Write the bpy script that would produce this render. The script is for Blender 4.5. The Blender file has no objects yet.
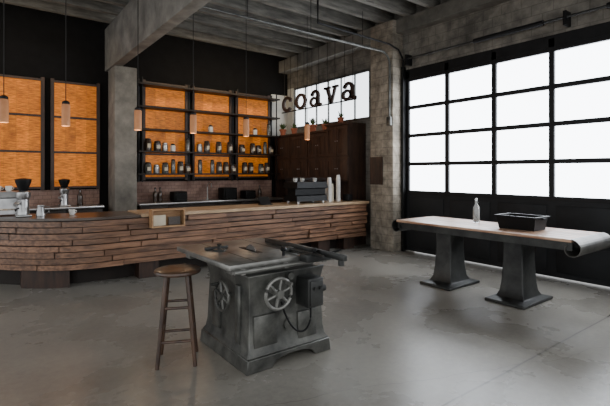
import bpy, bmesh, math, random
from mathutils import Vector, Matrix
random.seed(7)
scn=bpy.context.scene
COL=scn.collection

# ------------------------------------------------------------------ materials
def lin(c):
    out=[]
    for v in c:
        v=v/255.0
        out.append(v/12.92 if v<=0.04045 else ((v+0.055)/1.055)**2.4)
    return (out[0],out[1],out[2],1)
def mk(name,c,c2=None,sc=5,st=(1,1,1),rough=.6,metal=0,bump=0,es=0,ec=None,island=0,lo=.35,hi=.65,bsc=None,brick=None,coat=0,trans=0,rvar=0,stain=0,ssc=1.2,spec=.5):
    m=bpy.data.materials.new(name); m.use_nodes=True
    nt=m.node_tree; N=nt.nodes; L=nt.links
    bs=N['Principled BSDF']
    bs.inputs['Roughness'].default_value=rough
    bs.inputs['Metallic'].default_value=metal
    bs.inputs['Coat Weight'].default_value=coat
    bs.inputs['Coat Roughness'].default_value=.15
    bs.inputs['Transmission Weight'].default_value=trans
    bs.inputs['Specular IOR Level'].default_value=spec
    tc=N.new('ShaderNodeTexCoord'); mp=N.new('ShaderNodeMapping'); mp.inputs['Scale'].default_value=st
    L.new(tc.outputs['Object'],mp.inputs['Vector'])
    nz=N.new('ShaderNodeTexNoise'); nz.inputs['Scale'].default_value=sc; nz.inputs['Detail'].default_value=8; nz.inputs['Roughness'].default_value=.6
    L.new(mp.outputs['Vector'],nz.inputs['Vector'])
    cr=N.new('ShaderNodeValToRGB')
    cr.color_ramp.elements[0].position=lo; cr.color_ramp.elements[1].position=hi
    c2=c2 or tuple(min(255,v*1.15) for v in c)
    cr.color_ramp.elements[0].color=lin(c); cr.color_ramp.elements[1].color=lin(c2)
    L.new(nz.outputs['Fac'],cr.inputs['Fac'])
    out=cr.outputs['Color']
    if brick:
        sx=N.new('ShaderNodeSeparateXYZ'); cb=N.new('ShaderNodeCombineXYZ')
        L.new(tc.outputs['Object'],sx.inputs[0])
        L.new(sx.outputs[brick[0]],cb.inputs[0]); L.new(sx.outputs['Z'],cb.inputs[1])
        bt=N.new('ShaderNodeTexBrick'); bt.inputs['Scale'].default_value=brick[1]
        bt.inputs['Mortar Size'].default_value=.012
        L.new(cb.outputs[0],bt.inputs['Vector'])
        mx=N.new('ShaderNodeMix'); mx.data_type='RGBA'
        bt.inputs['Color1'].default_value=(1,1,1,1); bt.inputs['Color2'].default_value=(.75,.75,.75,1); bt.inputs['Mortar'].default_value=(.35,.35,.35,1)
        mx.blend_type='MULTIPLY'; mx.inputs[0].default_value=brick[2]
        L.new(out,mx.inputs[6]); L.new(bt.outputs['Color'],mx.inputs[7]); out=mx.outputs[2]
    if stain:
        n4=N.new('ShaderNodeTexNoise'); n4.inputs['Scale'].default_value=ssc; n4.inputs['Detail'].default_value=10; n4.inputs['Roughness'].default_value=.7; n4.inputs['Distortion'].default_value=.8
        L.new(tc.outputs['Object'],n4.inputs['Vector'])
        mr=N.new('ShaderNodeMapRange'); mr.inputs['From Min'].default_value=.35; mr.inputs['From Max'].default_value=.65
        mr.inputs['To Min'].default_value=1-stain; mr.inputs['To Max'].default_value=1+stain*.6
        L.new(n4.outputs['Fac'],mr.inputs['Value'])
        mx=N.new('ShaderNodeVectorMath'); mx.operation='SCALE'
        L.new(out,mx.inputs[0]); L.new(mr.outputs[0],mx.inputs['Scale']); out=mx.outputs[0]
    if island:
        g=N.new('ShaderNodeNewGeometry'); mr=N.new('ShaderNodeMapRange')
        mr.inputs['To Min'].default_value=1-island; mr.inputs['To Max'].default_value=1+island
        L.new(g.outputs['Random Per Island'],mr.inputs['Value'])
        mx=N.new('ShaderNodeVectorMath'); mx.operation='SCALE'
        L.new(out,mx.inputs[0]); L.new(mr.outputs[0],mx.inputs['Scale']); out=mx.outputs[0]
    L.new(out,bs.inputs['Base Color'])
    if rvar:
        mr=N.new('ShaderNodeMapRange'); mr.inputs['To Min'].default_value=rough-rvar; mr.inputs['To Max'].default_value=rough+rvar
        L.new(nz.outputs['Fac'],mr.inputs['Value']); L.new(mr.outputs[0],bs.inputs['Roughness'])
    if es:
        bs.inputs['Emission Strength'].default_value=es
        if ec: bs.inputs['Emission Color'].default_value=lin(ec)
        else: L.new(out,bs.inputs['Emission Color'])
    if bump:
        bp=N.new('ShaderNodeBump'); bp.inputs['Strength'].default_value=bump; bp.inputs['Distance'].default_value=.01
        src=nz.outputs['Fac']
        if bsc:
            n2=N.new('ShaderNodeTexNoise'); n2.inputs['Scale'].default_value=bsc; n2.inputs['Detail'].default_value=5
            L.new(mp.outputs['Vector'],n2.inputs['Vector']); src=n2.outputs['Fac']
        L.new(src,bp.inputs['Height']); L.new(bp.outputs[0],bs.inputs['Normal'])
    return m

def floor_mat():
    m=bpy.data.materials.new('polished_concrete'); m.use_nodes=True
    nt=m.node_tree;N=nt.nodes;L=nt.links;bs=N['Principled BSDF']
    tc=N.new('ShaderNodeTexCoord')
    n1=N.new('ShaderNodeTexNoise'); n1.inputs['Scale'].default_value=.7; n1.inputs['Detail'].default_value=12; n1.inputs['Roughness'].default_value=.6; n1.inputs['Distortion'].default_value=.2
    L.new(tc.outputs['Object'],n1.inputs['Vector'])
    cr=N.new('ShaderNodeValToRGB'); cr.color_ramp.elements[0].position=.28; cr.color_ramp.elements[1].position=.72
    cr.color_ramp.elements[0].color=lin((114,110,103)); cr.color_ramp.elements[1].color=lin((156,152,143))
    L.new(n1.outputs['Fac'],cr.inputs['Fac'])
    n2=N.new('ShaderNodeTexNoise'); n2.inputs['Scale'].default_value=18; n2.inputs['Detail'].default_value=8; n2.inputs['Roughness'].default_value=.75
    L.new(tc.outputs['Object'],n2.inputs['Vector'])
    mr=N.new('ShaderNodeMapRange'); mr.inputs['From Min'].default_value=.3; mr.inputs['From Max'].default_value=.7; mr.inputs['To Min'].default_value=.8; mr.inputs['To Max'].default_value=1.14
    L.new(n2.outputs['Fac'],mr.inputs['Value'])
    sc=N.new('ShaderNodeVectorMath'); sc.operation='SCALE'; L.new(cr.outputs[0],sc.inputs[0]); L.new(mr.outputs[0],sc.inputs['Scale'])
    sx=N.new('ShaderNodeSeparateXYZ'); L.new(tc.outputs['Object'],sx.inputs[0])
    n3=N.new('ShaderNodeTexNoise'); n3.inputs['Scale'].default_value=1.1; n3.inputs['Detail'].default_value=4; n3.inputs['Roughness'].default_value=.55; L.new(tc.outputs['Object'],n3.inputs['Vector'])
    def mth(op,a,b=None):
        x=N.new('ShaderNodeMath'); x.operation=op
        for i,v in enumerate((a,b)):
            if v is None: continue
            if isinstance(v,(int,float)): x.inputs[i].default_value=v
            else: L.new(v,x.inputs[i])
        return x.outputs[0]
    wob=mth('MULTIPLY',mth('SUBTRACT',n3.outputs['Fac'],.5),.5)
    def line(coord,pos,w,wobf):
        v=mth('SUBTRACT',coord,pos)
        if wobf: v=mth('ADD',v,mth('MULTIPLY',wob,wobf))
        v=mth('ABSOLUTE',v)
        q=N.new('ShaderNodeMapRange'); q.inputs['From Min'].default_value=0; q.inputs['From Max'].default_value=w
        L.new(v,q.inputs['Value']); return q.outputs[0]
    a=line(sx.outputs['Y'],1.72,.014,.1); b=line(sx.outputs['X'],3.75,.007,.7)
    c=line(mth('ADD',sx.outputs['Y'],mth('MULTIPLY',sx.outputs['X'],.35)),2.95,.007,.8)
    e=line(mth('ADD',sx.outputs['X'],mth('MULTIPLY',sx.outputs['Y'],.4)),4.9,.006,.9)
    mn=mth('MINIMUM',mth('MINIMUM',a,mth('ADD',b,.45)),mth('ADD',c,.2))
    mn=mth('MINIMUM',mn,mth('ADD',e,.4))
    mn=mth('MINIMUM',mn,1.0)
    f=mth('ADD',mth('MULTIPLY',mn,.7),.3)
    s2=N.new('ShaderNodeVectorMath'); s2.operation='SCALE'; L.new(sc.outputs[0],s2.inputs[0]); L.new(f,s2.inputs['Scale'])
    L.new(s2.outputs[0],bs.inputs['Base Color'])
    r=N.new('ShaderNodeMapRange'); r.inputs['From Min'].default_value=.3; r.inputs['From Max'].default_value=.7; r.inputs['To Min'].default_value=.22; r.inputs['To Max'].default_value=.34
    L.new(n1.outputs['Fac'],r.inputs['Value']); L.new(r.outputs[0],bs.inputs['Roughness'])
    bp=N.new('ShaderNodeBump'); bp.inputs['Strength'].default_value=.1; bp.inputs['Distance'].default_value=.01
    L.new(n2.outputs['Fac'],bp.inputs['Height']); L.new(bp.outputs[0],bs.inputs['Normal'])
    return m

MT=dict(
 conc=mk('grey_concrete',(98,96,91),(134,131,124),sc=2.5,rough=.85,bump=.4,bsc=25,stain=.28),
 concd=mk('dark_concrete',(86,85,80),(120,117,110),sc=2.2,rough=.85,bump=.4,bsc=25,stain=.3),
 pill=mk('block_concrete',(124,116,104),(176,166,150),sc=5,rough=.85,bump=.5,bsc=18,brick=('Y',1.6,.5),stain=.4,ssc=2.2),
 wallr=mk('painted_block_wall',(92,89,83),(136,131,122),sc=4,rough=.85,bump=.5,bsc=20,brick=('Y',1.6,.5),stain=.36,ssc=1.5),
 black=mk('black_wall',(12,12,13),(18,18,19),rough=.85,spec=.2),
 brick=mk('backsplash_brick',(124,96,86),(166,138,126),sc=4,rough=.7,brick=('X',3.4,.9)),
 joist=mk('grey_timber',(86,84,79),(124,121,113),sc=3,st=(1,6,6),rough=.8,stain=.25),
 deck=mk('ceiling_deck',(46,45,43),(66,65,61),sc=3,rough=.9),
 slat=mk('reclaimed_brown_wood',(86,60,45),(148,110,84),sc=3,st=(1,9,9),rough=.42,bump=.3,island=.3,coat=.15),
 dwood=mk('dark_brown_wood',(38,26,20),(68,47,36),sc=3,st=(6,6,1),rough=.5,bump=.2,stain=.25,ssc=2),
 dkw=mk('near_black_wood',(24,18,15),(38,30,25),sc=3,rough=.5,spec=.3),
 dktop=mk('dark_stained_worktop',(62,50,42),(92,76,64),sc=3,st=(1,8,8),rough=.35,coat=.3),
 top=mk('oak_worktop',(156,128,98),(200,172,138),sc=3,st=(1,8,8),rough=.35,coat=.3),
 crate=mk('light_crate_wood',(140,104,70),(180,142,102),sc=4,st=(1,6,6),rough=.6),
 bamboo=mk('self_lit_amber_bamboo',(150,68,6),(236,142,36),sc=2.5,st=(3,1,24),rough=.5,bump=.5,es=.42,lo=.32,hi=.7,island=.18,stain=.3,ssc=1.4),  # emission put into the bamboo so the panels look back-lit
 iron=mk('cast_iron',(62,63,61),(108,108,103),sc=5,rough=.36,metal=.45,bump=.25,bsc=30,rvar=.1,stain=.3,ssc=4),
 irond=mk('dark_cast_iron',(38,39,39),(64,65,63),sc=4,rough=.42,metal=.35,bump=.2,bsc=30,stain=.25,ssc=4),
 ironb=mk('worn_steel_top',(112,112,108),(152,151,146),sc=5,rough=.34,metal=.55,rvar=.08,stain=.2,ssc=3),
 steel=mk('brushed_steel',(160,160,160),(190,190,190),sc=8,rough=.28,metal=.9),
 galv=mk('curled_sheet_metal',(64,63,60),(112,110,104),sc=4,rough=.38,metal=.5,stain=.35,ssc=6),
 pale=mk('pale_wall_paint',(186,186,180),(206,205,198),sc=4,rough=.7),
 bmet=mk('black_metal',(16,16,17),(26,26,27),rough=.5,metal=.2,spec=.3),
 bpl=mk('black_plastic',(9,9,10),(14,14,15),rough=.5,spec=.2),
 doorp=mk('charcoal_door_panel',(20,21,23),(32,34,36),sc=2,rough=.6,spec=.3),
 stool=mk('worn_stool_wood',(44,29,22),(86,62,46),sc=5,st=(3,3,1),rough=.4,coat=.25),
 tabw=mk('worn_table_wood',(150,102,74),(210,176,148),sc=2.5,st=(8,1,8),rough=.4,coat=.25,island=.12,stain=.15,ssc=2),
 terra=mk('terracotta',(136,74,50),(166,96,66),rough=.8),
 leaf=mk('green_leaf',(44,66,32),(76,104,48),rough=.6),
 white=mk('white_ceramic',(214,212,206),(230,228,222),rough=.3),
 paper=mk('kraft_paper',(196,186,164),(216,206,184),rough=.8),
 coffee=mk('coffee_beans',(30,21,16),(66,48,36),sc=60,rough=.3,coat=.8),
 grey=mk('smoky_glass_jar',(54,54,52),(104,104,98),sc=12,rough=.15,coat=.9),
 lidm=mk('dark_lid',(30,28,26),(44,42,40),rough=.4,metal=.5),
 lamp=mk('tan_lamp_shade',(168,112,72),(184,130,88),rough=.6,es=.25),
 pane=mk('overcast_frosted_pane',(240,244,248),(250,252,255),rough=.4,es=10,ec=(238,244,252)),
 pane2=mk('dim_frosted_pane',(225,228,230),(240,242,244),rough=.4,es=3.4,ec=(236,244,250)),
 rope=mk('cord',(24,22,20),(34,32,28),rough=.8),
 sign=mk('dark_sign_letters',(40,26,20),(60,42,32),rough=.6),
)
MT['glass']=mk('clear_glass',(236,242,242),(244,248,248),rough=.08,trans=.75)
MT['floor']=floor_mat()

# ------------------------------------------------------------------ builder
class B:
    def __init__(s): s.bm=bmesh.new()
    def box(s,x0,x1,y0,y1,z0,z1,bev=0):
        r=bmesh.ops.create_cube(s.bm,size=1)
        for v in r['verts']:
            v.co=Vector(((x0+x1)/2+v.co.x*(x1-x0),(y0+y1)/2+v.co.y*(y1-y0),(z0+z1)/2+v.co.z*(z1-z0)))
        if bev:
            ed=set(e for v in r['verts'] for e in v.link_edges)
            bmesh.ops.bevel(s.bm,geom=list(ed),offset=bev,segments=2,affect='EDGES',profile=.5)
        return s
    def cyl(s,p0,p1,r0,r1=None,n=16,cap=True):
        r1=r0 if r1 is None else r1
        p0=Vector(p0);p1=Vector(p1);d=(p1-p0);q=d.to_track_quat('Z','Y')
        a=[];b=[]
        for i in range(n):
            t=2*math.pi*i/n; u=Vector((math.cos(t),math.sin(t),0))
            a.append(s.bm.verts.new(p0+q@(u*r0))); b.append(s.bm.verts.new(p1+q@(u*r1)))
        for i in range(n):
            j=(i+1)%n; s.bm.faces.new((a[i],a[j],b[j],b[i]))
        if cap: s.bm.faces.new(a[::-1]); s.bm.faces.new(b)
        return s
    def lathe(s,c,prof,axis='Z',n=24):
        c=Vector(c); q={'Z':Matrix.Identity(3),'X':Vector((1,0,0)).to_track_quat('Z','Y').to_matrix(),'Y':Vector((0,1,0)).to_track_quat('Z','Y').to_matrix()}[axis]
        rings=[]
        for r,z in prof:
            rings.append([s.bm.verts.new(c+q@Vector((max(r,1e-4)*math.cos(2*math.pi*i/n),max(r,1e-4)*math.sin(2*math.pi*i/n),z))) for i in range(n)])
        for k in range(len(rings)-1):
            for i in range(n):
                j=(i+1)%n; s.bm.faces.new((rings[k][i],rings[k][j],rings[k+1][j],rings[k+1][i]))
        s.bm.faces.new(rings[0][::-1]); s.bm.faces.new(rings[-1])
        return s
    def loft(s,rs,cap=True):
        rings=[]
        for z,cx,cy,hx,hy in rs:
            rings.append([s.bm.verts.new((cx+a*hx,cy+b*hy,z)) for a,b in ((-1,-1),(1,-1),(1,1),(-1,1))])
        for k in range(len(rings)-1):
            for i in range(4):
                j=(i+1)%4; s.bm.faces.new((rings[k][i],rings[k][j],rings[k+1][j],rings[k+1][i]))
        if cap: s.bm.faces.new(rings[0][::-1]); s.bm.faces.new(rings[-1])
        return s
    def tube(s,pts,r,n=8,closed=False):
        pts=[Vector(p) for p in pts]; rings=[]
        m=len(pts)
        for k,p in enumerate(pts):
            if closed: t=pts[(k+1)%m]-pts[k-1]
            else: t=pts[min(k+1,m-1)]-pts[max(k-1,0)]
            t.normalize(); up=Vector((0,0,1)) if abs(t.z)<.95 else Vector((1,0,0))
            a=t.cross(up).normalized(); b=a.cross(t).normalized()
            rings.append([s.bm.verts.new(p+(a*math.cos(2*math.pi*i/n)+b*math.sin(2*math.pi*i/n))*r) for i in range(n)])
        rng=range(m) if closed else range(m-1)
        for k in rng:
            A=rings[k];C=rings[(k+1)%m]
            for i in range(n):
                j=(i+1)%n; s.bm.faces.new((A[i],A[j],C[j],C[i]))
        if not closed: s.bm.faces.new(rings[0][::-1]); s.bm.faces.new(rings[-1])
        return s
    def sweep(s,xs,yf,z0,z1,y0,y1):
        rings=[]
        for x in xs:
            y=yf(x); rings.append([s.bm.verts.new(v) for v in ((x,y+y0,z0),(x,y+y1,z0),(x,y+y1,z1),(x,y+y0,z1))])
        for k in range(len(rings)-1):
            for i in range(4):
                j=(i+1)%4; s.bm.faces.new((rings[k][i],rings[k][j],rings[k+1][j],rings[k+1][i]))
        s.bm.faces.new(rings[0][::-1]); s.bm.faces.new(rings[-1])
        return s
    def ext(s,poly,dirv):
        d=Vector(dirv); a=[s.bm.verts.new(Vector(p)) for p in poly]; b=[s.bm.verts.new(Vector(p)+d) for p in poly]
        n=len(a)
        for i in range(n):
            j=(i+1)%n; s.bm.faces.new((a[i],a[j],b[j],b[i]))
        s.bm.faces.new(a[::-1]); s.bm.faces.new(b)
        return s
    def wheel(s,c,R,r,axis,spokes=5):
        c=Vector(c); pts=[]
        for i in range(28):
            t=2*math.pi*i/28; u=(math.cos(t)*R,math.sin(t)*R)
            pts.append(c+(Vector((u[0],0,u[1])) if axis=='Y' else Vector((0,u[0],u[1]))))
        s.tube(pts,r,8,True)
        av=Vector((0,1,0)) if axis=='Y' else Vector((1,0,0))
        s.cyl(c-av*.03,c+av*.05,.034,.028,14)
        for k in range(spokes):
            t=2*math.pi*k/spokes+.3; u=Vector((math.cos(t)*R,0,math.sin(t)*R)) if axis=='Y' else Vector((0,math.cos(t)*R,math.sin(t)*R))
            s.cyl(c+u*.15,c+u,.015,.010,8)
        return s
    def obj(s,name,mat,parent=None,base=None,**kw):
        base=Vector(base) if base is not None else (Vector(parent['_b']) if parent else Vector((0,0,0)))
        bmesh.ops.recalc_face_normals(s.bm,faces=s.bm.faces)
        bmesh.ops.translate(s.bm,verts=s.bm.verts,vec=-base)
        me=bpy.data.meshes.new(name); s.bm.to_mesh(me); s.bm.free()
        me.materials.append(MT[mat] if isinstance(mat,str) else mat)
        me.polygons.foreach_set('use_smooth',[True]*len(me.polygons)); me.set_sharp_from_angle(angle=math.radians(35))
        o=bpy.data.objects.new(name,me); COL.objects.link(o)
        if parent: o.parent=parent
        else: o.location=base
        for k,v in kw.items(): o[k]=v
        return o
def thing(name,base,label,cat,**kw):
    e=bpy.data.objects.new(name,None); e.empty_display_size=.1; e.location=base; COL.objects.link(e)
    e['_b']=list(base)
    if label: e['label']=label
    if cat: e['category']=cat
    for k,v in kw.items(): e[k]=v
    return e
def dup(t,loc,**kw):
    n=t.copy(); n.location=loc; COL.objects.link(n)
    for ch in list(t.children):
        c=ch.copy(); c.parent=n; COL.objects.link(c)
        for g in list(ch.children):
            h=g.copy(); h.parent=c; COL.objects.link(h)
    for k,v in kw.items(): n[k]=v
    return n
def single(name,base,label,cat,mat,build,**kw):
    b=B(); build(b); o=b.obj(name,mat,base=base); o['label']=label; o['category']=cat
    for a,c in kw.items(): o[a]=c
    return o

WX=6.66; BY=9.6; CZ=4.78
# ------------------------------------------------------------------ structure
B().box(-4,WX+.3,-4,BY+.3,-.1,0).obj('floor','floor',kind='structure')
B().box(-4,WX+.3,-1.5,BY+.3,CZ,CZ+.1).obj('ceiling','deck',kind='structure')
w=B(); w.box(-4,WX,BY,BY+.3,0,CZ); w.obj('wall_back','black',kind='structure')
DY0,DY1,DZ=.1,5.56,3.55
WY1=9.3
w=B()
w.box(WX,WX+.3,-4,DY0,0,CZ); w.box(WX,WX+.3,DY0,DY1,DZ,CZ); w.box(WX,WX+.3,DY1,6.5,0,CZ)
w.box(WX,WX+.3,6.5,WY1,0,2.68); w.box(WX,WX+.3,6.5,WY1,3.78,CZ); w.box(WX,WX+.3,WY1,BY+.3,0,CZ)
w.obj('wall_right','wallr',kind='structure')
k=1
y=-1.2
while y<BY-.05:
    B().box(-4,WX,y,y+.1,4.5,CZ).obj('trim_%d'%k,'joist',kind='structure'); k+=1; y+=.54
B().box(WX-.28,WX,6.2,BY,4.2,4.5).obj('trim_%d'%k,'conc',kind='structure'); k+=1
B().box(WX-.2,WX,-1.5,6.2,4.25,4.5).obj('trim_%d'%k,'concd',kind='structure'); k+=1
B().box(6.13,WX,BY-.03,BY,2.5,3.6).obj('trim_%d'%k,'pale',kind='structure'); k+=1
B().box(WX-.02,WX,WY1,BY-.03,2.5,3.78).obj('trim_%d'%k,'pale',kind='structure'); k+=1
B().box(2.6,6.13,BY-.03,BY,.9,1.34).obj('trim_%d'%k,'brick',kind='structure'); k+=1
B().box(-1.2,1.95,BY-.03,BY,.9,1.2).obj('trim_%d'%k,'brick',kind='structure'); k+=1

single('concrete_column',(2.3,9.17,0),'square grey concrete column rising behind the bar','column','conc',lambda b:b.box(2.09,2.51,8.9,9.44,0,3.63,.015))
single('ceiling_beam',(2.2,4,3.63),'deep grey concrete beam resting on the column','beam','conc',lambda b:b.box(2.06,2.24,-1.2,BY,3.63,4.5,.01))
single('concrete_pilaster',(6.5,5.9,0),'rough pale blockwork pilaster beside the roll-up door','pillar','pill',lambda b:b.box(6.36,WX,5.6,6.2,0,4.5,.01))
single('wooden_notice_panel',(6.33,6.05,1.3),'small brown wooden panel fixed on the pilaster','panel','dwood',lambda b:(b.box(6.325,6.36,5.86,6.18,1.3,1.85),b.box(6.315,6.33,5.9,6.14,1.35,1.8)))

# ------------------------------------------------------------------ garage door
d=thing('door_1',(WX+.05,(DY0+DY1)/2,0),None,None,kind='structure')
cols=[5.5-.885*i for i in range(7)]
ZB=1.16; RH=.546
fr=B(); gp=B()
X0,X1=WX+.006,WX+.09
for c in cols: fr.box(X0,X1,c-.038,c+.038,ZB-.04,3.5)
for r in range(5):
    z=ZB+r*RH; fr.box(X0-.004,X1,cols[-1]-.04,cols[0]+.04,z-.034,z+.034)
fr.box(X0,X1,DY0,DY1,3.38,DZ)
for i in range(6):
    for r in range(4):
        gp.box(WX+.05,WX+.06,cols[i+1]+.035,cols[i]-.035,ZB+r*RH+.03,ZB+(r+1)*RH-.03)
fr.obj('door_frame','bmet',d); gp.obj('glass_panes','pane',d)
pn=B()
for (z0,z1) in ((.02,.56),(.58,1.13)):
    pn.box(WX+.02,WX+.08,DY0,DY1,z0,z1)
    for i in range(6):
        pn.box(WX+.005,WX+.02,cols[i+1]+.07,cols[i]-.07,z0+.07,z1-.07,.008)
pn.obj('lower_panel','doorp',d)
t=thing('door_spring_shaft',(WX-.12,2.8,3.7),'dark torsion spring shaft with brackets above the roll-up door','door mechanism')
b=B(); b.cyl((WX-.12,.1,3.72),(WX-.12,5.5,3.72),.018)
b.obj('shaft','irond',t)
for y0 in (1.0,2.9): B().cyl((WX-.12,y0,3.72),(WX-.12,y0+1.1,3.72),.04).obj('spring','bmet',t)
for y0 in (.2,2.6,5.4): B().box(WX-.17,WX,y0-.02,y0+.02,3.6,3.8).obj('bracket','bmet',t)
t=thing('door_track',(WX-.06,5.53,0),'black steel vertical track at the edge of the roll-up door','door track')
b=B(); b.box(WX-.08,WX-.01,5.53,5.58,0,3.6); b.obj('rail','bmet',t)
b=B(); b.tube([(WX-.05,5.55,3.5),(WX-.06,5.55,3.75),(WX-.2,5.55,3.92),(WX-.45,5.55,3.98),(WX-2.2,5.55,4.02),(WX-2.2,5.55,4.5)],.018); b.obj('curved_rail','bmet',t)

wd=thing('window_1',(WX+.1,7.85,2.68),None,None,kind='structure')
b=B(); b.box(WX,WX+.08,6.5,WY1,2.68,2.74); b.box(WX,WX+.08,6.5,WY1,3.72,3.78)
n=6
for i in range(n+1):
    y=6.53+i*((WY1-6.56)/n); b.box(WX,WX+.08,y-.012,y+.012,2.7,3.75)
b.obj('window_frame','iron',wd)
B().box(WX+.04,WX+.05,6.52,WY1-.02,2.72,3.75).obj('window_panes','pane2',wd)

t=thing('ceiling_conduit',(6.5,5.66,1.2),'grey steel conduit running under the joists and bending down the wall','pipe')
b=B(); pts=[(2.24,5.66,3.86),(4.2,5.66,3.86),(6.1,5.66,3.86)]
for a in range(1,7):
    an=math.radians(15*a); pts.append((6.1+.23*math.sin(an),5.66,3.63+.23*math.cos(an)))
pts=pts+[(6.33,5.66,3.3),(6.33,5.66,2.6)]
b.tube(pts,.022,10); b.obj('pipe','iron',t)
b=B(); b.box(6.29,6.36,5.61,5.71,2.45,2.62,.01); b.obj('junction_box','iron',t)
for x in (3.2,4.4,5.6): B().cyl((x,5.66,3.86),(x,5.66,4.5),.006,n=6).obj('hanger','bmet',t)

# ------------------------------------------------------------------ bamboo shutters
def shutter(x0,x1,z0,z1,rows,label):
    t=thing('bamboo_shutter',((x0+x1)/2,BY-.05,z0),label,'shutter',group='amber shutters on the back wall')
    b=B(); y0,y1=BY-.09,BY-.035
    b.box(x0-.03,x0+.03,y0,y1,z0-.05,z1+.05); b.box(x1-.03,x1+.03,y0,y1,z0-.05,z1+.05)
    h=(z1-z0)/rows
    for r in range(rows+1): b.box(x0+.03,x1-.03,y0,y1,z0+r*h-.02,z0+r*h+.02)
    b.obj('frame','dwood',t)
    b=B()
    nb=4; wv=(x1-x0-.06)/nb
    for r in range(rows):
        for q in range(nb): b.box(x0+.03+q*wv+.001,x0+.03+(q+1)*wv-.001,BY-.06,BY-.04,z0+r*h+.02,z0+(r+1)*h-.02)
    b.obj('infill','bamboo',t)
L1='amber bamboo shutter in a dark wood frame above the back counter'
L2='amber bamboo shutter behind the open bottle shelves'
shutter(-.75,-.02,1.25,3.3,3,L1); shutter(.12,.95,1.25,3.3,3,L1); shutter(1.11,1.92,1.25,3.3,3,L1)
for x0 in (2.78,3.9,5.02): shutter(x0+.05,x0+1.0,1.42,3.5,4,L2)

SZ=[1.52,2.0,2.47,2.94,3.42]
t=thing('shelving_unit',(4.41,9.4,1.34),'black metal and wood open shelves with jars over the back counter','shelf')
for x in (2.72,3.84,4.96,6.08):
    B().box(x-.012,x+.012,9.25,9.27,1.34,3.55).obj('upright','bmet',t)
    B().box(x-.02,x+.02,BY-.1,BY-.03,1.34,3.55).obj('upright','bmet',t)
for z in SZ:
    B().box(2.62,6.14,9.18,9.5,z-.032,z).obj('shelf','dkw',t)
def jar(loc,h=.2,r=.062,label='glass jar of dark coffee beans with a black lid',mat='coffee',lid='lidm',lab=True):
    t=thing('storage_jar',loc,label,'jar',group='jars on the back shelves')
    x,y,z=loc
    B().lathe(loc,[(r*.95,0),(r,.01),(r,h*.8),(r*.8,h*.9),(r*.8,h*.92)],n=14).obj('jar_body',mat,t)
    B().lathe((x,y,z+h*.92),[(r*.86,0),(r*.86,.025),(r*.5,.04)],n=14).obj('lid',lid,t)
    if lab: B().box(x-r*.45,x+r*.45,y-r-.003,y-r*.8,z+h*.28,z+h*.62).obj('paper_label','paper',t)
    return t
j=jar((2.86,9.34,2.0),h=.25,r=.072); j2=jar((2.86,9.34,1.52),h=.22,r=.075,label='smoky glass jar with a paper label and dark lid',mat='grey')
jw=jar((3.4,9.34,2.0),h=.15,r=.055,label='white ceramic jar with a dark lid',mat='white',lab=False)
jt=jar((3.74,9.34,2.0),h=.3,r=.05,label='tall smoky glass jar with a dark lid',mat='grey',lab=False)
js=jar((3.04,9.34,1.52),h=.17,r=.065,label='squat brushed silver tin with a silver lid',mat='steel',lid='steel',lab=False)
jb=jar((3.06,9.34,2.0),h=.2,r=.08,label='wide dark glass jar with a paper label',mat='coffee')
for zi,srcs in ((2.0,(j,j2,js,jt,jb)),(1.52,(j2,j,jt,jb,j))):
    x=3.23
    while x<6.0:
        if min(abs(x-q) for q in (3.84,4.96))>.09 and not(zi==2.0 and (abs(x-3.4)<.14 or abs(x-3.74)<.13)):
            dup(random.choice(srcs),(x,9.34+random.uniform(-.02,.02),zi))
        x+=random.choice([.165,.17,.18,.3])
for x,s in ((4.3,jw),(5.5,jw),(5.9,jt)): dup(s,(x,9.35,2.47))
def mug(loc):
    t=thing('coffee_cup',loc,'small white ceramic coffee cup','cup',group='cups around the bar')
    x,y,z=loc
    B().lathe(loc,[(.025,0),(.038,.02),(.042,.075),(.038,.075),(.034,.02)],n=16).obj('cup_body','white',t)
    B().tube([(x+.04,y,z+.06),(x+.06,y,z+.055),(x+.062,y,z+.035),(x+.038,y,z+.022)],.005,6).obj('handle','white',t)
    return t

for (x0,x1,lb) in ((-1.2,1.9,'black back counter under the amber shutters'),(2.6,6.08,'black back counter below the bottle shelves')):
    t=thing('back_counter',((x0+x1)/2,9.3,0),lb,'counter')
    B().box(x0,x1,9.02,BY-.03,.1,.86).obj('carcass','dkw',t)
    B().box(x0-.02,x1+.02,8.98,BY-.03,.86,.9,.005).obj('worktop','steel',t)
    B().box(x0+.02,x1-.02,9.08,BY-.03,0,.1).obj('plinth','bmet',t)
    n=int((x1-x0)/.58); wv=(x1-x0)/n
    for i in range(n):
        dd=B().box(x0+i*wv+.01,x0+(i+1)*wv-.01,9.0,9.02,.13,.84,.004).obj('door','dkw',t)
        h=B().cyl((x0+i*wv+.08,8.985,.6),(x0+i*wv+.08,8.985,.75),.008,n=8).obj('handle','steel',t)
        h.parent=dd

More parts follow.
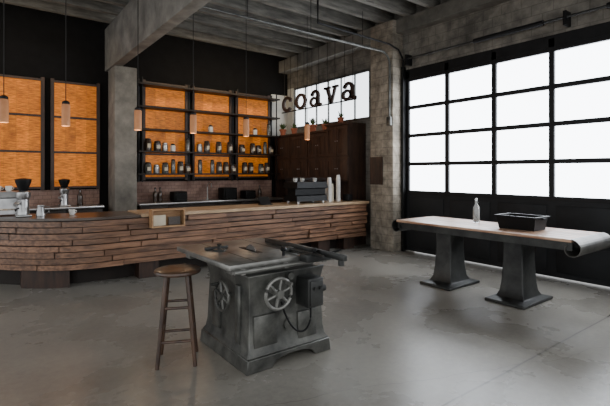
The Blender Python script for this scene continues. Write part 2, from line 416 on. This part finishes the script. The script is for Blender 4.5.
ys=[6.62,7.34,8.06,8.78,9.5]
for i in range(4):
    y0,y1=ys[i],ys[i+1]
    hi_=2.49 if i!=0 else 2.6
    xf=6.2 if i else 6.16
    t=thing('tall_cupboard',(6.4,(y0+y1)/2,0),'tall dark brown wooden cupboard against the block wall','cupboard',group='cupboards under the clerestory window')
    b=B(); b.box(xf,WX-.01,y0+.002,y1-.002,0,.9); b.box(xf,WX-.01,y0+.002,y1-.002,1.35,hi_-.04); b.box(6.5,WX-.01,y0+.002,y1-.002,.9,1.35)
    b.box(xf,6.5,y0+.002,y0+.03,.9,1.35); b.box(xf,6.5,y1-.03,y1-.002,.9,1.35)
    b.box(xf-.06,WX-.01,y0+.001,y1-.001,hi_-.04,hi_)
    b.obj('carcass','dwood',t)
    for (z0,z1) in ((.08,.86),(1.38,1.86),(1.9,hi_-.07)):
        for (a,c) in ((y0+.015,(y0+y1)/2-.004),((y0+y1)/2+.004,y1-.015)):
            q=B(); q.box(xf-.02,xf,a,c,z0,z1,.004)
            for e in ((a,a+.06,z0,z1),(c-.06,c,z0,z1),(a+.06,c-.06,z0,z0+.06),(a+.06,c-.06,z1-.06,z1)): q.box(xf-.034,xf-.02,*e)
            dd=q.obj('door','dwood',t)
            yy=c-.03 if a<(y0+y1)/2-.1 else a+.03
            h=B().lathe((xf-.054,yy,(z0+z1)/2),[(.008,0),(.012,.008),(.006,.02)],axis='X',n=10).obj('knob','steel',t); h.parent=dd

def pot(loc,s=1,seed=1):
    random.seed(seed)
    t=thing('potted_plant',loc,'small terracotta pot with a leafy green plant on the cupboard','plant',group='potted plants on the cupboards')
    x,y,z=loc
    B().lathe(loc,[(.05*s,0),(.068*s,.1*s),(.078*s,.1*s),(.078*s,.13*s),(.066*s,.13*s),(.06*s,.115*s)],n=18).obj('pot','terra',t)
    b=B()
    for i in range(20):
        a=random.uniform(0,6.28); l=random.uniform(.07,.16)*s; w_=.02*s; tl=random.uniform(.03,.11)*s
        c=Vector((x,y,z+.11*s)); dv=Vector((math.cos(a),math.sin(a),0)); sd=Vector((-dv.y,dv.x,0))
        p0=c; p1=c+dv*tl*.5+Vector((0,0,l*.6)); p2=c+dv*tl+Vector((0,0,l))
        vs=[b.bm.verts.new(p) for p in (p0,p1+sd*w_,p2,p1-sd*w_)]
        b.bm.faces.new(vs)
    b.obj('foliage','leaf',t)
    return t
for i,(y,s) in enumerate(((9.2,1.2),(8.7,1.1),(7.95,1.3),(7.5,1.1))): pot((6.24,y,2.49),s,i+3)
pot((6.22,6.95,2.6),1.0,9)
random.seed(11)

# ------------------------------------------------------------------ hanging sign
SX=6.28
def arc(b,cu,cv,ru,rv,t,a0,a1,T,n=28):
    out=[];inn=[]
    for i in range(n+1):
        a=math.radians(a0+(a1-a0)*i/n)
        out.append((cu+ru*math.cos(a),cv+rv*math.sin(a))); inn.append((cu+(ru-t)*math.cos(a),cv+(rv-t*.75)*math.sin(a)))
    for i in range(n):
        b.ext([T(*out[i]),T(*out[i+1]),T(*inn[i+1]),T(*inn[i])],(.05,0,0))
def rect(b,u0,u1,v0,v1,T): b.ext([T(u0,v0),T(u1,v0),T(u1,v1),T(u0,v1)],(.05,0,0))
t=thing('hanging_letter_sign',(SX,7.9,3.0),'dark brown slab-serif letters on a thin rail with hanging rods','sign')
S=.38; ystart=9.3; pitch=.575; ZL=3.1
for k,ch in enumerate('coava'):
    yo=ystart-k*pitch
    T=lambda u,v:(SX,yo-u*S,ZL+v*S)
    b=B()
    if ch=='o': arc(b,.55,.5,.58,.52,.24,0,360,T)
    if ch=='c':
        arc(b,.55,.5,.58,.52,.24,44,320,T); arc(b,.93,.74,.13,.13,.129,0,360,T,14)
    if ch=='a':
        arc(b,.42,.29,.42,.31,.19,0,360,T); rect(b,.73,.96,.06,.66,T); arc(b,.54,.64,.42,.38,.23,0,160,T)
        rect(b,.82,1.16,0,.15,T); arc(b,.24,.76,.12,.12,.119,0,360,T,14)
    if ch=='v':
        b.ext([T(.04,1),T(.32,1),T(.67,0),T(.47,0)],(.05,0,0)); b.ext([T(.84,1),T(1.04,1),T(.67,0),T(.52,0)],(.05,0,0))
        rect(b,-.08,.48,.87,1,T); rect(b,.68,1.18,.87,1,T)
    b.obj('letter','sign',t)
B().box(SX+.01,SX+.03,ystart-4*pitch-1.2*S,ystart+.03,ZL-.025,ZL+.002).obj('rail','rope',t)
for k in range(5):
    yo=ystart-k*pitch-.55*S
    for dy in (-.13,.13): B().cyl((SX+.025,yo+dy,ZL+S*.8),(SX+.025,yo+dy,4.5),.006,n=6).obj('rod','rope',t)

# ------------------------------------------------------------------ bar
def fY(x):
    y=6.27
    if x<3: y+=.03*min(1,(3-x)/1.5)
    if x<1.35: y+=.5*(1.35-x)**2
    return y
XE=6.34; XL=-.35; XW=1.82
t=thing('bar_counter',(3,6.6,0),'long curved bar fronted with staggered reclaimed brown wood slats','counter')
b=B(); rows=8; z0=.25; rh=.0825
def xs_(a,c):
    n=max(2,int((c-a)/.07)+1); return [a+(c-a)*i/(n-1) for i in range(n)]
for r in range(rows):
    x=XL
    inset=.05*(1-r/(rows-1))
    while x<XE:
        l=random.uniform(.5,1.5); x1=min(x+l,XE)
        if XE-x1<.3: x1=XE
        off=random.choice([-.03,-.015,0,.012])+inset
        dz=random.choice([0,0,.006,-.004])
        b.sweep(xs_(x,x1-.01),fY,z0+r*rh+dz*(r>0),z0+(r+1)*rh-.014,off,.09)
        x=x1
b.obj('slatted_front','slat',t)
b=B(); b.sweep(xs_(XL,XE),fY,.24,.91,.09,.12); b.sweep(xs_(XL,6.1),fY,.24,.27,.1,.6); b.sweep(xs_(XL,6.1),fY,.6,.63,.1,.6)
b.sweep(xs_(XL,6.1),fY,0,.24,.36,.58)
b.obj('carcass','dkw',t)
for x in (.7,1.98,3.2,4.3,5.3,5.95):
    hw=.26 if x<1 else .14
    B().sweep(xs_(x-hw,x+hw),fY,0,.25,.13,.36).obj('base_block','dwood',t)
t=thing('bar_worktop',(4.2,6.6,.91),'pale oak worktop running along the bar','worktop')
b=B(); b.sweep(xs_(XW,6.09),fY,.91,.96,-.06,.66); b.sweep(xs_(6.09,XE),fY,.91,.96,-.06,.33); b.obj('slab','top',t)
t=thing('dark_bar_worktop',(.8,7,.91),'dark stained worktop over the curved end of the bar','worktop')
b=B(); b.sweep(xs_(XL-.02,XW-.01),fY,.91,.945,-.05,.8); b.obj('slab','dktop',t)
cx=2.16; fy=fY(cx)
t=thing('wooden_display_box',(cx,fy-.1,.72),'light wooden open box with papers mounted on the bar front','box')
b=B(); y0,y1=fy-.2,fy-.062
b.box(cx-.24,cx+.24,y0,y1,.76,.78); b.box(cx-.24,cx-.22,y0,y1,.78,1.0); b.box(cx+.22,cx+.24,y0,y1,.78,1.0); b.box(cx-.24,cx+.24,y0,y1,1.0,1.02); b.box(cx-.22,cx+.22,y1-.015,y1,.78,1.0)
b.obj('box_frame','crate',t)
B().box(cx-.2,cx-.02,y1-.06,y1-.03,.782,.93).obj('leaflet','paper',t); B().box(cx+.02,cx+.19,y1-.07,y1-.03,.782,.9).obj('leaflet','coffee',t)

ex,ey,ez=5.02,6.62,.96
t=thing('espresso_machine',(ex,ey,ez),'black espresso machine with steel trim on the oak worktop','coffee machine')
b=B(); b.loft([(ez+.04,ex,ey,.36,.22),(ez+.14,ex,ey,.36,.2),(ez+.16,ex,ey-.04,.36,.12),(ez+.27,ex,ey-.04,.36,.12),(ez+.29,ex,ey,.37,.23),(ez+.4,ex,ey,.35,.21)])
b.obj('housing','bpl',t)
for dx in (-.3,.3):
    for dy in (-.16,.16): B().cyl((ex+dx,ey+dy,ez),(ex+dx,ey+dy,ez+.045),.025,n=12).obj('foot','steel',t)
b=B(); b.box(ex-.33,ex+.33,ey+.08,ey+.24,ez+.06,ez+.09,.005); b.obj('drip_tray','steel',t)
for dx in (-.18,.18):
    b=B(); b.lathe((ex+dx,ey+.12,ez+.2),[(.03,0),(.045,.02),(.045,.08)],n=16); b.cyl((ex+dx,ey+.14,ez+.21),(ex+dx,ey+.3,ez+.19),.014,n=10)
    b.obj('portafilter','bmet',t)
b=B(); 
for z in (ez+.44,ez+.47): b.tube([(ex-.33,ey-.19,z),(ex+.33,ey-.19,z),(ex+.33,ey+.19,z),(ex-.33,ey+.19,z)],.005,6,True)
for dx in (-.33,0,.33):
    for dy in (-.19,.19): b.cyl((ex+dx,ey+dy,ez+.39),(ex+dx,ey+dy,ez+.47),.005,n=6)
b.obj('cup_rail','bmet',t)
m=mug((ex-.25,ey,ez+.4))
for i in range(2,6,2):
    dup(m,(ex-.25+.1*i,ey+(.05 if i%4 else -.09),ez+.4))

def stack(x,y,z,n,mat='paper'):
    t=thing('paper_cup_stack',(x,y,z),'stack of upturned paper takeaway cups on the oak worktop','cups',group='stacks of takeaway cups')
    b=B()
    for i in range(n): b.lathe((x,y,z+i*.026),[(.046,0),(.048,.004),(.045,.01),(.034,.09)],n=16)
    b.obj('cups',mat,t)
stack(5.6,6.6,.96,16,'white'); stack(5.71,6.66,.96,11,'paper'); stack(5.82,6.58,.96,18,'white'); stack(5.66,6.78,.96,8,'white')
single('napkin_dispenser',(6.0,6.5,.96),'black napkin dispenser on the oak worktop','dispenser','bpl',lambda b:b.box(5.93,6.08,6.42,6.57,.96,1.1,.01))
single('till',(4.1,6.62,.96),'flat black payment tablet stand on the oak worktop','till','bpl',lambda b:(b.box(4.0,4.22,6.55,6.7,.96,.98,.004),b.ext([(4.0,6.6,.98),(4.0,6.64,.98),(4.0,6.72,1.1),(4.0,6.7,1.1)],(.22,0,0))))

ZD=.945
def grinder(loc,label):
    x,y,z=loc
    t=thing('coffee_grinder',loc,label,'coffee grinder',group='grinders behind the bar')
    b=B(); b.box(x-.09,x+.09,y-.14,y+.12,z,z+.03,.01); b.lathe((x,y,z+.03),[(.075,0),(.07,.05),(.065,.2),(.085,.23),(.085,.3),(.06,.32)],n=24)
    b.cyl((x-.05,y-.05,z+.2),(x-.1,y-.14,z+.17),.03,.025,12); b.obj('body','steel',t)
    b=B(); b.lathe((x,y,z+.32),[(.04,0),(.05,.03),(.095,.15),(.095,.17)],n=24); b.obj('hopper','bpl',t)
    B().lathe((x,y,z+.49),[(.1,0),(.1,.015),(.03,.03)],n=24).obj('hopper_lid','bpl',t)
    b=B(); b.tube([(x-.06,y-.1,z+.12),(x-.1,y-.2,z+.11),(x-.1,y-.26,z+.1)],.012,8); b.obj('dosing_lever','bmet',t)
    return t
g=grinder((.47,6.98,ZD),'steel coffee grinder with black hopper on the dark worktop')
dup(g,(1.28,9.3,.9),label='steel coffee grinder with black hopper on the back counter')
px_,py_=.66,6.85
t=thing('steam_pitcher',(px_,py_,ZD),'steel milk pitcher on the dark worktop','pitcher')
b=B(); b.lathe((px_,py_,ZD),[(.055,0),(.058,.02),(.04,.12),(.046,.15),(.042,.15),(.036,.12)],n=20); b.obj('body','steel',t)
B().tube([(px_+.04,py_,ZD+.14),(px_+.1,py_,ZD+.13),(px_+.1,py_,ZD+.06),(px_+.055,py_,ZD+.03)],.007,8).obj('handle','steel',t)
mx_,my_=.3,7.36
t=thing('espresso_machine',(mx_,my_,ZD),'polished steel espresso machine on the dark worktop','coffee machine')
b=B(); b.loft([(.965,mx_,my_,.2,.17),(1.02,mx_,my_,.2,.17),(1.04,mx_,my_-.04,.2,.1),(1.18,mx_,my_-.04,.2,.1),(1.2,mx_,my_,.21,.18),(1.28,mx_,my_,.19,.16)]); b.obj('housing','steel',t)
for dx in(-.16,.16):
    for dy in (-.12,.12): B().cyl((mx_+dx,my_+dy,ZD),(mx_+dx,my_+dy,.97),.02,n=10).obj('foot','bpl',t)
for q in ((1.04,6.85,ZD),(.2,7.36,1.28),(.32,7.3,1.28)): dup(m,q)
t=thing('tap',(4.2,9.2,.9),'tall curved steel tap on the back counter','tap')
b=B(); b.tube([(4.2,9.3,.9),(4.2,9.3,1.2),(4.2,9.26,1.28),(4.2,9.18,1.31),(4.2,9.1,1.28),(4.2,9.08,1.2)],.014,8); b.lathe((4.2,9.3,.9),[(.03,0),(.03,.04),(.014,.05)],n=12); b.obj('spout','steel',t)
def bottle(loc,mat,label,h=.28,r=.035,name='glass_bottle'):
    t=thing(name,loc,label,'bottle')
    B().lathe(loc,[(r*.9,0),(r,.01),(r,h*.58),(r*.9,h*.66),(r*.4,h*.8),(r*.36,h*.96),(r*.42,h*.97),(r*.42,h)],n=20).obj('bottle_body',mat,t)
    B().lathe((loc[0],loc[1],loc[2]+h),[(r*.38,0),(r*.4,.012),(r*.2,.02)],n=12).obj('stopper','lidm' if mat!='glass' else 'white',t)
    return t
bb=bottle((1.55,9.3,.9),'coffee','dark glass bottle on the back counter',.3,.05)
for q in ((3.0,9.3,.9),(3.12,9.34,.9),(5.6,9.3,.9)): dup(bb,q)
for i,(x,w_,h) in enumerate(((3.5,.3,.22),(4.7,.36,.28),(5.25,.28,.2))):
    def bd(b,x=x,w_=w_,h=h):
        b.box(x-w_/2,x+w_/2,9.12,9.42,.9,.9+h,.02); b.box(x-w_/2+.04,x+w_/2-.04,9.1,9.12,.93,.9+h-.05); b.cyl((x-w_/2+.05,9.09,.92+h-.04),(x+w_/2-.05,9.09,.92+h-.04),.008,n=8)
    single('brewing_appliance',(x,9.27,.9),'black boxy brewing appliance on the back counter','appliance','bpl',bd)

PZ=2.37
t=thing('pendant_lamp',(.25,6.9,PZ-.17),'small tan cylindrical pendant lamp on a thin cord above the bar','lamp',group='pendant lamps over the bar')
b=B(); b.lathe((.25,6.9,PZ-.17),[(.05,0),(.055,.005),(.055,.3),(.045,.31)],n=20); b.obj('lamp_shade','lamp',t)
B().lathe((.25,6.9,PZ+.14),[(.05,0),(.05,.03),(.02,.05)],n=16).obj('cap','bmet',t)
B().cyl((.25,6.9,PZ+.19),(.25,6.9,CZ),.006,n=6).obj('cord','rope',t)
P=[(.25,6.9),(.97,6.9),(1.96,6.9),(2.86,6.9),(3.87,6.9),(5.27,6.9)]
for q in P[1:]: dup(t,(q[0],q[1],PZ-.17))
for i,q in enumerate(P):
    l=bpy.data.lights.new('pendant_light','POINT'); l.energy=6; l.color=(1,.72,.45); l.shadow_soft_size=.05
    o=bpy.data.objects.new('pendant_light',l); o.location=(q[0],q[1],PZ-.27); COL.objects.link(o)

# ------------------------------------------------------------------ work table
TX0,TX1,TY0,TY1,TZ=4.8,5.66,1.86,4.16,.86
t=thing('industrial_work_table',(5.2,3.05,0),'long worn wood table on flared cast-iron pedestals with curled metal ends','table')
b=B(); n=6; wv=(TX1-TX0)/n
for i in range(n): b.box(TX0+i*wv+.002,TX0+(i+1)*wv-.002,TY0,TY1,TZ-.03,TZ,.002)
b.obj('table_top','tabw',t)
b=B(); b.box(TX0+.03,TX0+.08,TY0,TY1,TZ-.12,TZ-.03); b.box(TX1-.08,TX1-.03,TY0,TY1,TZ-.12,TZ-.03)
for y in (2.0,2.6,3.5,4.05): b.box(TX0+.08,TX1-.08,y-.03,y+.03,TZ-.12,TZ-.03)
b.obj('apron_frame','irond',t)
for ly in (2.6,3.56):
    b=B(); b.loft([(0,5.22,ly,.36,.24),(.035,5.22,ly,.36,.24),(.055,5.22,ly,.23,.17),(.12,5.22,ly,.19,.145),(.25,5.22,ly,.17,.13),(.5,5.22,ly,.155,.12),(.72,5.22,ly,.15,.12),(.735,5.22,ly,.28,.13),(.745,5.22,ly,.3,.14)])
    o=b.obj('pedestal_leg','irond',t)
    md=o.modifiers.new('bev','BEVEL'); md.width=.012; md.segments=2; md.limit_method='ANGLE'
for (yc,sg,R) in ((TY0,-1,.105),(TY1,1,.1)):
    b=B(); pts=[]
    for i in range(23):
        a=math.radians(90-14*i); rr=R*(1-.02*i)
        pts.append((sg*math.cos(a)*rr, math.sin(a)*rr))
    oy=yc; oz=TZ-R+.004
    pin=[(u*.93,v*.93) for u,v in pts]
    for i in range(22):
        b.ext([(TX0,oy+pts[i][0],oz+pts[i][1]),(TX0,oy+pts[i+1][0],oz+pts[i+1][1]),(TX0,oy+pin[i+1][0],oz+pin[i+1][1]),(TX0,oy+pin[i][0],oz+pin[i][1])],(TX1-TX0,0,0))
    b.obj('curled_end','galv' if sg<0 else 'irond',t)
bottle((5.45,3.3,TZ),'glass','clear glass water bottle on the work table',.31,.044)
t=thing('black_tub',(5.25,2.58,TZ),'black plastic bus tub with rolled rim on the work table','tub')
b=B(); x,y,z=5.25,2.58,TZ
b.loft([(z,x,y,.14,.21),(z+.15,x,y,.16,.235),(z+.15,x,y,.18,.255),(z+.165,x,y,.18,.255),(z+.165,x,y,.153,.228),(z+.012,x,y,.132,.2)])
b.obj('basin','bpl',t)
for sg in (-1,1): B().box(x-.04,x+.04,y+sg*.262-.012,y+sg*.262+.012,z+.135,z+.15).obj('grip','bpl',t)

# ------------------------------------------------------------------ stool
sx,sy=1.30,3.46
t=thing('wooden_stool',(sx,sy,0),'tall round worn dark wood stool with rungs beside the saw','stool')
B().lathe((sx,sy,.715),[(.15,0),(.18,.008),(.188,.02),(.185,.034),(.17,.04),(.05,.034)],n=36).obj('seat','stool',t)
legs=[]
for a in (20,110,200,290):
    a=math.radians(a); p1=Vector((sx+math.cos(a)*.115,sy+math.sin(a)*.115,.72)); p0=Vector((sx+math.cos(a)*.205,sy+math.sin(a)*.205,0))
    legs.append((p0,p1)); B().cyl(p0,p1,.016,.02,12).obj('leg','stool',t)
for i in range(4):
    for zz in ((.2,.46) if i%2==0 else (.26,.52)):
        def at(l): f=zz/.72; return l[0].lerp(l[1],f)
        B().cyl(at(legs[i]),at(legs[(i+1)%4]),.011,n=10).obj('rung','stool',t)

# ------------------------------------------------------------------ table saw
t=thing('table_saw',(2.03,3.3,0),'antique grey cast-iron table saw with handwheels on the concrete floor','table saw')
def bevm(o,w=.01): 
    md=o.modifiers.new('bev','BEVEL'); md.width=w; md.segments=2; md.limit_method='ANGLE'; return o
b=B()
b.loft([(.11,2.03,3.3,.405,.425),(.15,2.03,3.3,.38,.4),(.22,2.03,3.3,.37,.385),(.6,2.03,3.3,.355,.365),(.7,2.03,3.3,.37,.385),(.74,2.03,3.3,.38,.395)])
pl=[(1.61,0),(1.625,.11),(2.435,.11),(2.45,0),(2.28,0)]
for i in range(1,10):
    a=math.pi*i/10; pl.append((2.06+.2*math.cos(a),.075*math.sin(a)**.6))
pl.append((1.84,0))
b.ext([(x,2.865,z) for x,z in pl],(0,.87,0))
bevm(b.obj('cabinet','iron',t),.008)
for q in ((1.70,1.92,2.90,2.93,.17,.42,.008),(2.12,2.32,2.90,2.93,.15,.38,.008),(1.645,1.675,3.05,3.12,.17,.64,.006),(1.645,1.68,3.4,3.55,.2,.5,.006)):
    B().box(*q).obj('access_cover','iron',t)
b=B(); b.box(1.50,2.44,2.93,4.02,.795,.84,.008)
b.box(1.56,1.98,3.0,3.1,.75,.8); b.box(1.56,1.98,3.84,3.94,.74,.8); b.box(1.7,2.36,3.0,3.6,.73,.8)
b.obj('saw_table','ironb',t)
for x in (1.75,2.2): B().box(x-.006,x+.006,2.94,4.0,.839,.8408).obj('mitre_slot','irond',t)
B().box(1.94,1.99,3.25,3.6,.8395,.8425).obj('blade_insert','bmet',t)
b=B(); n=40; pol=[]
for i in range(n):
    a=2*math.pi*i/n; r=.115 if i%2 else .105
    pol.append((1.965,3.42+r*math.cos(a),.78+r*math.sin(a)))
b.ext(pol,(.004,0,0)); b.obj('saw_blade','steel',t)
b=B(); b.cyl((1.52,2.89,.79),(2.5,2.89,.79),.016,n=14)
for x in (1.6,2.0,2.4): b.box(x-.02,x+.02,2.89,2.96,.765,.81)
b.obj('front_rail','ironb',t)
b=B(); b.box(2.285,2.325,2.52,3.7,.842,.89,.006); b.cyl((2.2,2.66,.868),(2.2,3.2,.868),.012,n=12); b.box(2.14,2.4,2.80,2.91,.80,.866,.01); b.box(2.17,2.23,3.12,3.18,.842,.88,.005)
b.cyl((2.305,2.57,.845),(2.305,2.57,.80),.024,n=14)
b.obj('rip_fence','irond',t)
B().cyl((2.38,2.82,.85),(2.47,2.75,.885),.009,n=8).obj('fence_lever','bmet',t)
B().lathe((2.25,2.85,.862),[(.012,0),(.012,.02),(.026,.025),(.026,.042),(.01,.046)],n=14).obj('fence_knob','bmet',t)
B().lathe((2.06,3.03,.84),[(.012,0),(.012,.04),(.022,.04),(.028,.055),(.02,.07)],n=12).obj('fence_knob','bmet',t)
b=B(); b.box(1.62,1.84,3.62,3.66,.842,.868,.004); b.lathe((1.72,3.56,.842),[(.055,0),(.055,.01),(.016,.016),(.016,.045),(.024,.06)],n=20); b.obj('mitre_gauge','irond',t)
b=B(); b.wheel((1.86,2.80,.60),.118,.014,'Y',6); b.cyl((1.86,2.80,.6),(1.86,2.96,.6),.02,n=12); b.cyl((1.93,2.80,.68),(1.93,2.72,.68),.013,n=10)
b.obj('handwheel','ironb',t)
b=B(); b.wheel((1.59,3.24,.53),.12,.013,'X',6); b.cyl((1.59,3.24,.53),(1.71,3.24,.53),.02,n=12); b.cyl((1.59,3.3,.62),(1.52,3.3,.62),.013,n=10)
b.obj('handwheel','iron',t)
b=B(); b.box(2.12,2.28,2.76,2.95,.44,.68,.012); b.box(2.135,2.265,2.745,2.765,.46,.66,.006); b.cyl((2.17,2.75,.6),(2.17,2.725,.6),.014,n=10); b.cyl((2.23,2.75,.6),(2.23,2.725,.6),.014,n=10)
b.cyl((2.28,2.85,.56),(2.36,2.85,.56),.03,n=14)
b.obj('switch_box','irond',t)
B().lathe((2.03,2.895,.30),[(.05,0),(.05,.03)],axis='Y',n=20).obj('boss','iron',t); B().lathe((2.03,2.87,.70),[(.03,0),(.03,.06)],axis='Y',n=16).obj('boss','iron',t)
b=B(); pts=[]
P0=[Vector((2.2,2.84,.44)),Vector((2.22,2.8,.2)),Vector((1.98,2.78,.16)),Vector((1.95,2.9,.5))]
for i in range(21):
    u=i/20; pts.append(P0[0]*(1-u)**3+P0[1]*3*u*(1-u)**2+P0[2]*3*u*u*(1-u)+P0[3]*u**3)
b.tube(pts,.008,8); b.obj('power_cable','bpl',t)

# ------------------------------------------------------------------ light & world
W=bpy.data.worlds.new('world'); scn.world=W; W.use_nodes=True
bg=W.node_tree.nodes['Background']; bg.inputs[0].default_value=(.96,.98,1,1); bg.inputs[1].default_value=1.65
def area(name,loc,rot,sx_,sy_,e,c):
    l=bpy.data.lights.new(name,'AREA'); l.shape='RECTANGLE'; l.size=sx_; l.size_y=sy_; l.energy=e; l.color=c
    o=bpy.data.objects.new(name,l); o.location=loc; o.rotation_euler=rot; COL.objects.link(o)
area('added_shelf_fill',(4.6,8.3,3.9),(math.radians(50),0,0),2.8,.2,24,(1,.74,.44))  # added warm fill for the shelves, no fixture modelled
area('added_shutter_fill',(.4,8.3,3.9),(math.radians(50),0,0),1.8,.2,10,(1,.74,.44))  # same kind of added fill, brightens the left shutters

cam=bpy.data.cameras.new('camera'); co=bpy.data.objects.new('camera',cam); COL.objects.link(co)
co.location=(0,0,1.55); co.rotation_euler=(math.radians(90),0,-math.atan2(325,430))
cam.sensor_width=36; cam.lens=430/610*36; cam.shift_y=-31/610; cam.clip_start=.05
scn.camera=co
for o in bpy.data.objects:
    if '_b' in o: del o['_b']
